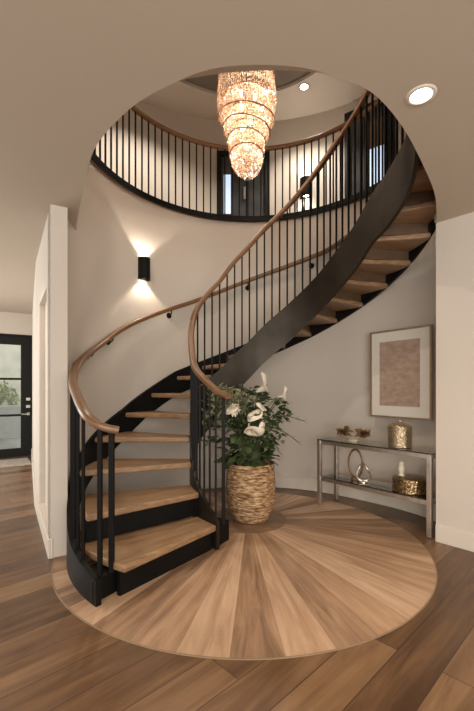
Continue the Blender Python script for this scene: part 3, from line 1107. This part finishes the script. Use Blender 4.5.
# lowest tier gathers into a rounded end; top dome fringe
m = MB()
for k in range(48):
    a = 2 * PI * k / 48
    for j in range(17):
        u = j / 16
        rr = 0.150 * math.cos(u ** 2.3 * PI / 2 * 0.95)
        z = 3.57 - 0.315 * u
        if j > 12 and k % 2: continue
        bead(m, (HX + 0.01 * u + rr * math.cos(a + .4 * u), HY + rr * math.sin(a + .4 * u), z), 0.0085, 0.0155, rg.uniform(0, 1.5))
m.build('crystal_tier', M['crystal'], ch)
m = MB()
for k in range(60):
    a = 2 * PI * k / 60
    for j in range(9):
        u = j / 8
        if j > 5 and k % 2: continue
        rr = 0.262 * math.cos(u * PI / 2 * .9)
        bead(m, (HX + rr * math.cos(a), HY + rr * math.sin(a), 4.17 + 0.085 * math.sin(u * PI / 2)), 0.0095, 0.014, rg.uniform(0, 1.5))
m.build('crystal_crown', M['crystal'], ch)
m = MB(); m.tube([(HX, HY, 3.45), (HX, HY, UC + 0.05)], 0.007, 8); m.build('hanging_rod', M['black'], ch)
m = MB(); m.lathe((HX, HY, UC), [(0.07, 0.05), (0.07, -0.01), (0.03, -0.035), (0.008, -0.05)], 32); m.build('ceiling_canopy', M['black'], ch, smooth=True, auto=True)
for (dx, dy, z) in [(0.08, 0, 4.02), (-0.05, 0.07, 3.98), (-0.05, -0.07, 4.0), (0.04, 0.04, 3.82), (-0.04, -0.03, 3.72), (0.0, 0.0, 3.55)]:
    m = MB()
    m.lathe((HX + dx, HY + dy, z), [(0.004, -.03), (0.014, -0.015), (0.016, 0.005), (0.008, .025), (0.002, .035)], 12)
    m.build('bulb', emit('chandelier_bulb', (1.0, 0.82, 0.62), 4.0) if 'chandelier_bulb' not in bpy.data.materials else bpy.data.materials['chandelier_bulb'], ch, smooth=True)
for (dx, dy, z, p) in [(0.03, -0.03, 4.0, 20), (0, 0, 3.80, 10), (0, 0, 3.62, 5), (0.0, 0.0, 3.46, 3)]:
    lo = lamp('chandelier_light', 'POINT', (HX + dx, HY + dy, z), p, (1.0, 0.83, 0.66), 0.04)
    lo.parent = ch
    lo.matrix_parent_inverse = Matrix.Translation(ch.location).inverted()

# ------------------------------------------------------------------ picture frame
a = Vector(ptz(371.5, 375, 4.30)[:2]); b = Vector(ptz(433, 372, 3.72)[:2])
d = (b - a).normalized(); n = Vector((-d.y, d.x))
if (Vector((CX, CY)) - a).dot(n) < 0: n = -n
mid = (a + b) / 2
W = (b - a).length; ZF0, ZF1 = 0.985, 1.915
pf = thing('picture_frame', (mid.x, mid.y, ZF0), 'thin framed picture with wide white mat hung above the console table', 'picture')
def pb(mb_, u0, u1, z0, z1, o0, o1):
    mb_.prism([tuple(a + d * u0 + n * o0), tuple(a + d * u1 + n * o0), tuple(a + d * u1 + n * o1), tuple(a + d * u0 + n * o1)], z0, z1)
m = MB(); f = 0.018
pb(m, 0, W, ZF0, ZF0 + f, 0, .03); pb(m, 0, W, ZF1 - f, ZF1, 0, .03); pb(m, 0, f, ZF0 + f, ZF1 - f, 0, .03); pb(m, W - f, W, ZF0 + f, ZF1 - f, 0, .03)
m.build('frame', plain('champagne_frame', (0.36, 0.27, 0.18), 0.4, 0.4, noise=0.1), pf)
m = MB(); pb(m, f, W - f, ZF0 + f, ZF1 - f, 0.0, .012); m.build('mat_board', plain('white_mat', (0.76, 0.72, 0.65), 0.8, noise=0.01), pf)
def mat_art():
    mm, nt, b_ = newmat('faded_pink_print')
    tc = N(nt, 'ShaderNodeTexCoord'); mp = N(nt, 'ShaderNodeMapping'); mp.inputs['Scale'].default_value = (6, 6, 12)
    L(nt, tc.outputs['Object'], mp.inputs['Vector'])
    n1 = N(nt, 'ShaderNodeTexNoise'); n1.inputs['Scale'].default_value = 2.2; n1.inputs['Detail'].default_value = 7
    L(nt, mp.outputs[0], n1.inputs['Vector'])
    r = ramp(nt, n1.outputs['Fac'], [(0.25, (0.35, 0.245, 0.185)), (0.5, (0.43, 0.315, 0.245)), (0.75, (0.50, 0.38, 0.30))])
    L(nt, r.outputs[0], b_.inputs['Base Color']); b_.inputs['Roughness'].default_value = 0.8
    return mm
m = MB(); pb(m, 0.115, W - 0.125, ZF0 + 0.125, ZF1 - 0.12, 0.012, .0145); m.build('print', mat_art(), pf)

# ------------------------------------------------------------------ console table
c0 = Vector((0.92, 4.28)); c1 = Vector((1.675, 3.345))
cd = (c1 - c0).normalized(); cn = Vector((-cd.y, cd.x))
if cn.y < 0: cn = -cn
CL = (c1 - c0).length; DEP = 0.30; TT = 0.735; SH = 0.315
cang = math.atan2(cd.y, cd.x)
ct = thing('console_table', (*((c0 + c1) / 2 + cn * DEP / 2), 0), 'silver metal console table with clear glass top and lower shelf against the curved wall', 'table')
def cp(u, v, z):
    q = c0 + cd * u + cn * v
    return (q.x, q.y, z)
LW = 0.042
for u in (0, CL):
    for v in (0, DEP):
        m = MB(); m.box(cp(u, v, (TT - 0.012 + 0.0042) / 2), (LW, LW, TT - 0.012 - 0.0042), cang); m.build('leg', M['steel'], ct, bevel=0.003)
def rails(z, h, name):
    m_ = MB()
    m_.box(cp(CL / 2, 0, z), (CL - LW, 0.03, h), cang)
    m_.box(cp(CL / 2, DEP, z), (CL - LW, 0.03, h), cang)
    m_.box(cp(0, DEP / 2, z), (0.03, DEP - LW, h), cang)
    m_.box(cp(CL, DEP / 2, z), (0.03, DEP - LW, h), cang)
    m_.build(name, M['steel'], ct, bevel=0.002)
rails(TT - 0.032, 0.040, 'top_frame')
rails(SH - 0.018, 0.036, 'shelf_frame')
m = MB(); m.box(cp(CL / 2, DEP / 2, TT - 0.006), (CL + 0.045, DEP + 0.045, 0.012), cang); m.build('glass_top', M['glass'], ct, bevel=0.002)
m = MB(); m.box(cp(CL / 2, DEP / 2, SH + 0.005), (CL - 0.045, DEP - 0.0, 0.010), cang); m.build('glass_shelf', M['glass'], ct)

# things on the console
def mat_hammered(name, c1_, c2_, sc):
    mm, nt, b_ = newmat(name)
    tc = N(nt, 'ShaderNodeTexCoord')
    v = N(nt, 'ShaderNodeTexVoronoi'); v.inputs['Scale'].default_value = sc
    L(nt, tc.outputs['Object'], v.inputs['Vector'])
    r = ramp(nt, v.outputs['Distance'], [(0.1, c2_), (0.6, c1_)])
    L(nt, r.outputs[0], b_.inputs['Base Color'])
    b_.inputs['Metallic'].default_value = 0.9; b_.inputs['Roughness'].default_value = 0.3
    bp = N(nt, 'ShaderNodeBump'); bp.inputs['Strength'].default_value = 0.7; bp.inputs['Distance'].default_value = 0.006
    L(nt, v.outputs['Distance'], bp.inputs['Height']); L(nt, bp.outputs[0], b_.inputs['Normal'])
    return mm
M['gold'] = mat_hammered('hammered_gold', (0.42, 0.33, 0.21), (0.74, 0.63, 0.46), 70)
M['gold2'] = mat_hammered('pierced_gold', (0.16, 0.10, 0.045), (0.62, 0.48, 0.27), 60)
M['bronze_leaf'] = plain('bronze_leaf', (0.26, 0.15, 0.08), 0.45, 0.4, noise=0.4, nscale=30)
M['cream'] = plain('cream_ceramic', (0.70, 0.64, 0.50), 0.35, noise=0.08, nscale=20)
# gold canister
P0 = cp(0.86, 0.13, TT)
t = thing('lidded_canister', P0, 'hammered gold lidded canister standing at the right of the console top', 'canister')
m = MB()
prof = [(0.098, 0.0)]
for k in range(15):
    z = 0.004 + 0.0125 * k
    prof += [(0.106, z), (0.109, z + 0.004), (0.106, z + 0.008)]
prof += [(0.103, 0.19)]
m.lathe(P0, prof, 64); m.build('body', M['gold'], t, smooth=True)
m = MB(); m.lathe(P0, [(0.109, 0.188), (0.109, 0.198), (0.095, 0.214), (0.06, 0.230), (0.02, 0.240), (0.004, 0.242)], 48); m.build('lid', M['gold'], t, smooth=True, auto=True)
m = MB(); m.lathe((P0[0], P0[1], P0[2]), [(0.004, 0.236), (0.010, 0.242), (0.015, 0.252), (0.010, 0.262), (0.002, 0.265)], 20); m.build('knob', M['gold'], t, smooth=True)
# bowl with bronze leaves
P0 = cp(0.335, 0.14, TT)
t = thing('leaf_bowl', P0, 'small cream bowl with curled bronze leaves at the left of the console top', 'bowl')
m = MB(); m.lathe(P0, [(0.055, 0), (0.058, 0.008), (0.045, 0.016), (0.085, 0.034), (0.125, 0.062), (0.120, 0.062), (0.08, 0.040), (0.03, 0.026)], 48); m.build('bowl', M['cream'], t, smooth=True, auto=True)
def leafmesh(mb_, base, direc, length, width, droop, curl=0.2, seg=7, twist=0.0, up=Vector((0, 0, 1)), shape=0.9):
    d_ = Vector(direc).normalized()
    side = d_.cross(up)
    if side.length < 1e-3: side = Vector((1, 0, 0))
    side.normalize()
    side = (Matrix.Rotation(twist, 3, d_) @ side)
    p = Vector(base); vs_ = []
    st = length / seg
    for i in range(seg + 1):
        u = i / seg
        w = width * math.sin(PI * min(1, u ** shape * 0.97 + 0.03)) * 0.5 + 0.001
        nrm = side.cross(d_).normalized()
        vs_ += [p - side * w + nrm * w * curl, p - side * w * .5 + nrm * w * curl * .3, p, p + side * w * .5 + nrm * w * curl * .3, p + side * w + nrm * w * curl]
        p = p + d_ * st
        d_ = (d_ + Vector((0, 0, -1)) * droop / seg).normalized()
    mb_.add(vs_, [(5 * i + j, 5 * i + j + 1, 5 * i + 6 + j, 5 * i + 5 + j) for i in range(seg) for j in range(4)])
    return p, d_
rg = random.Random(5)
m = MB()
for (cx_, s_) in ((-0.115, -1), (0.125, 1)):
    for k in range(20):
        bp_ = Vector(P0) + Vector((cd.x * cx_, cd.y * cx_, 0.085 + rg.uniform(-.02, .015)))
        a = rg.uniform(0, 6.28)
        leafmesh(m, bp_, (math.cos(a), math.sin(a), rg.uniform(-.35, .6)), rg.uniform(.06, .115), rg.uniform(.05, .08), rg.uniform(-.5, 1.6), .4, 5, rg.uniform(-1, 1))
for s_ in (-1, 1):
    q = Vector(P0)
    m.tube([q + Vector((0, 0, .03)), q + Vector((cd.x * .05 * s_, cd.y * .05 * s_, .07)), q + Vector((cd.x * .095 * s_, cd.y * .095 * s_, .09))], .006, 6)
m.build('bronze_leaves', M['bronze_leaf'], t)
# oval gold box with white figure on lower shelf
P0 = cp(0.95, 0.15, SH + 0.0105)
t = thing('pierced_gold_box', P0, 'wide round pierced gold box on the lower glass shelf', 'box')
m = MB()
prof = [(0.145, 0.0)]
for k in range(9):
    z = 0.006 + 0.014 * k
    prof += [(0.158, z), (0.152, z + 0.007)]
prof += [(0.150, 0.132), (0.04, 0.138)]
m.lathe(P0, prof, 72); m.build('body', M['gold2'], t, smooth=True)
Pf = cp(0.88, 0.12, SH + 0.0105 + 0.139)
Pf = (Pf[0], Pf[1], Pf[2])
m = MB(); m.lathe(Pf, [(0.030, 0), (0.034, 0.01), (0.018, 0.02), (0.030, 0.045), (0.034, 0.075), (0.024, 0.105), (0.030, 0.115), (0.022, 0.13), (0.004, 0.138)], 24)
tag(m.build('ornament', M['cream'], smooth=True), 'small white rounded ornament standing on the pierced gold box', 'ornament')
# ring sculptures
for (u, v, r, hgt, mt, lb, kd) in [(0.33, 0.19, 0.105, 0.30, M['bronze_leaf'], 'tall dark bronze ring sculpture at the left of the lower shelf', 1), (0.47, 0.12, 0.085, 0.18, M['steel'], 'smaller pale twisted ring sculpture beside the dark ring on the lower shelf', 2)]:
    P0 = cp(u, v, SH + 0.0105)
    t = thing('ring_sculpture', P0, lb, 'sculpture', 'ring sculptures on the lower shelf')
    m = MB(); m.lathe(P0, [(0.045, 0), (0.045, 0.012), (0.02, 0.018)], 28); m.build('base', mt, t, smooth=True, auto=True)
    cdv = Vector((cd.x, cd.y, 0))
    pts = []
    for k in range(40):
        a = 2 * PI * k / 40
        off = cn * (0.03 * math.sin(2 * a) if kd == 2 else 0)
        pts.append(Vector(P0) + cdv * r * .82 * math.sin(a) + Vector((off.x, off.y, 0.012 + hgt / 2 - hgt / 2 * math.cos(a))))
    # loop built with a fixed side direction so it never twists
    m = MB()
    prof = [(0.013 * math.cos(2 * PI * k / 10), 0.009 * math.sin(2 * PI * k / 10)) for k in range(10)]
    m.sweep(pts, prof, closed=True, up=Vector((cn.x, cn.y, 0)))
    m.build('ring', mt, t, smooth=True)

# ------------------------------------------------------------------ basket with plant
BX, BY = 0.135, 3.80
pl = thing('potted_plant', (BX, BY, 0.0065), 'large leafy plant with white lilies in a woven seagrass basket at the stair foot', 'plant')
def bprofile(z):
    return lerp(z, [0, 0.03, 0.10, 0.20, 0.32, 0.42, 0.50, 0.545], [0.150, 0.172, 0.205, 0.229, 0.238, 0.235, 0.224, 0.228])
m = MB()
seg = 108; rows = 26; sub = 5
vs_, fs = [], []
nr = rows * sub
for i in range(nr + 1):
    z = 0.545 * i / nr
    row = i // sub; ph = (i % sub) / sub
    for k in range(seg):
        a = 2 * PI * k / seg
        wv = 0.008 * abs(math.sin(ph * PI)) * (0.75 + 0.45 * math.sin(a * 27 + (row % 2) * PI + 2.2 * math.sin(row * 1.7)))
        rr = bprofile(z) + wv
        zz = z + 0.003 * math.sin(a * 27 + (row % 2) * PI)
        vs_.append((BX + rr * math.cos(a), BY + rr * math.sin(a), max(0.0, zz) + 0.0065))
for i in range(nr):
    for k in range(seg):
        k2 = (k + 1) % seg
        fs.append((i * seg + k, i * seg + k2, (i + 1) * seg + k2, (i + 1) * seg + k))
fs.append(tuple(reversed(range(seg))))
m.add(vs_, fs)
m.lathe((BX, BY, 0.0065), [(0.228, 0.545), (0.234, 0.556), (0.226, 0.566), (0.214, 0.558), (0.205, 0.45), (0.20, 0.3)], seg, cap=False)
m.build('basket', M['basket'], pl, smooth=True)
m = MB(); m.lathe((BX, BY, 0.5), [(0.204, -0.02), (0.203, 0.0), (0.1, 0.02), (0.002, 0.025)], 40); m.build('soil', M['soil'], pl, smooth=True)
rg = random.Random(21)
dark, pale, stems = MB(), MB(), MB()
def P3(px, py, y):
    return Vector(ptz(px, py, y))
base = Vector((BX, BY, 0.53))
def stem_to(tip, r=0.004, bow=0.08):
    q = base + Vector((rg.uniform(-.09, .09), rg.uniform(-.09, .09), 0))
    c = (q + tip) / 2 + Vector((0, 0, bow)) + Vector(((q.x - tip.x) * .2, (q.y - tip.y) * .2, 0))
    pts = []
    for k in range(9):
        u = k / 8
        pts.append(q * (1 - u) ** 2 + c * 2 * u * (1 - u) + tip * u * u)
    stems.tube(pts, r, 6)
    return (pts[-1] - pts[-2]).normalized()
# broad dark leaves in the lower mass
for k in range(230):
    a = rg.uniform(0, 2 * PI)
    rad = rg.uniform(0.04, 0.25)
    h = rg.uniform(0.57, 1.06)
    sx = 0.95
    tip = Vector((BX - .01 + rad * sx * math.cos(a), BY + rad * .8 * math.sin(a), h))
    if k % 3 == 0: dd = stem_to(tip)
    dirv = Vector((math.cos(a), math.sin(a), rg.uniform(-.5, .7)))
    leafmesh(dark, tip, dirv, rg.uniform(.09, .16), rg.uniform(.055, .09), rg.uniform(.2, 1.5), rg.uniform(-.3, .4), 7, rg.uniform(-.7, .7))
# mid height leaves, wider to the left
for k in range(190):
    a = rg.uniform(0, 2 * PI)
    rad = rg.uniform(0.0, 0.26)
    h = rg.uniform(0.92, 1.30)
    cx_ = BX - 0.04 - 0.12 * (h - .9)
    tip = Vector((cx_ + rad * math.cos(a), BY + rad * .7 * math.sin(a), h))
    if k % 4 == 0: stem_to(tip)
    tgt = dark if rg.random() < .62 else pale
    leafmesh(tgt, tip, (math.cos(a), math.sin(a), rg.uniform(-.3, 1.1)), rg.uniform(.06, .12), rg.uniform(.02, .05), rg.uniform(.2, 1.4), .3, 6, rg.uniform(-1, 1))
# feathery pale leaves at the upper left
for k in range(120):
    c = P3(rg.uniform(205, 252), rg.uniform(388, 418), rg.uniform(3.62, 3.9))
    a = rg.uniform(0, 2 * PI)
    leafmesh(pale, c, (math.cos(a) * .8, math.sin(a) * .5, rg.uniform(.1, 1.2)), rg.uniform(.06, .13), rg.uniform(.010, .022), rg.uniform(.1, 1.0), .2, 6, rg.uniform(-1, 1))
    if k % 8 == 0: stem_to(c, .003)
# right-hand sprigs
for (px, py) in [(278, 402), (284, 408), (270, 412), (281, 420), (272, 428), (262, 396), (277, 436), (283, 414), (268, 444), (210, 425), (208, 440), (214, 410)]:
    c = P3(px, py, 3.75)
    stem_to(c, .003)
    for k in range(16):
        a = rg.uniform(0, 2 * PI)
        leafmesh(dark if k % 4 else pale, c + Vector((rg.uniform(-.05, .05), rg.uniform(-.05, .05), rg.uniform(-.05, .05))), (math.cos(a), math.sin(a), rg.uniform(-.4, .6)), rg.uniform(.06, .10), rg.uniform(.025, .05), .8, .2, 6, rg.uniform(-1, 1))
# long thin stems to the right
for (a_, b_, c_) in [((262, 418), (285, 416), (304, 421)), ((262, 425), (284, 432), (299, 443)), ((255, 430), (272, 440), (279, 452))]:
    pts = [P3(*a_, 3.78), P3(*b_, 3.70), P3(*c_, 3.62)]
    pts = [Vector(q) for q in catmull([tuple(q) for q in pts], 6)]
    stems.tube(pts, .0045, 6)
    for q in (pts[-1], pts[-4]):
        for s_ in (-1, 1):
            leafmesh(dark, q, (0.6, -.2, .5 * s_), .045, .018, .3, .2, 5)
dark.build('dark_foliage', M['leaf_dark'], pl, smooth=True)
pale.build('pale_foliage', M['leaf_pale'], pl, smooth=True)
# lilies
def calla(tip, axis, size, open_=1.0):
    """funnel spathe with a flared lip, plus spadix"""
    ax = Vector(axis).normalized()
    s1 = ax.cross(Vector((0, 1, 0.01))).normalized(); s2 = ax.cross(s1).normalized()
    b0 = Vector(tip) - ax * size * .55
    m_ = MB(); vs_ = []; nu, nv = 10, 20
    for i in range(nu + 1):
        u = i / nu
        for j in range(nv):
            v = -PI * 1.02 + 2.04 * PI * j / (nv - 1)
            lip = math.cos(v / 2) ** 2
            r = size * (.05 + .26 * u ** 1.5 * open_) * (1 + .9 * u ** 3 * lip) * (1 + .06 * math.sin(5 * v) * u ** 3)
            h = size * (u * (.55 + .62 * lip ** 1.5)) - size * .38 * u ** 5 * lip - size * .12 * u ** 6
            roll = size * .05 * (j / nv) * u
            vs_.append(b0 + ax * h + s1 * (r + roll) * math.cos(v) + s2 * (r + roll) * math.sin(v))
    m_.add(vs_, [(i * nv + j, i * nv + j + 1, (i + 1) * nv + j + 1, (i + 1) * nv + j) for i in range(nu) for j in range(nv - 1)])
    fl = m_.build('flower', M['petal'], pl, smooth=True)
    m_ = MB(); m_.tube([b0 + ax * size * .1, b0 + ax * size * .35, b0 + ax * size * .6], size * .04, 8, scale=[1, 1, .5])
    m_.build('spadix', M['spadix'], fl, smooth=True)
    stem_to(b0 + ax * 0.005, .005, 0.12)
for (px, py, y, ax, s) in [(267, 385, 3.72, (.8, -.15, .55), .22), (286, 395, 3.68, (.9, -.3, .25), .14), (256, 413, 3.56, (-.6, -.45, .5), .17), (263, 407, 3.60, (.3, -.3, .9), .12),
                           (252, 433, 3.52, (.25, -.6, -.75), .19), (262, 430, 3.53, (.8, -.5, .1), .13), (233, 407, 3.62, (-.7, -.4, .5), .15)]:
    calla(P3(px, py, y), ax, s)
# broad blossom of radiating petals at the left
c = P3(234, 409, 3.60)
m = MB()
for k in range(14):
    a = 2 * PI * k / 14
    leafmesh(m, c, (math.cos(a) * .9, -.45, math.sin(a) * .9), rg.uniform(.06, .085), .03, .4, .25, 6, rg.uniform(-.4, .4))
m.build('flower', M['petal'], pl, smooth=True)
stem_to(c, .005)
stems.build('stems', M['stem'], pl, smooth=True)
bpy.context.view_layer.update()
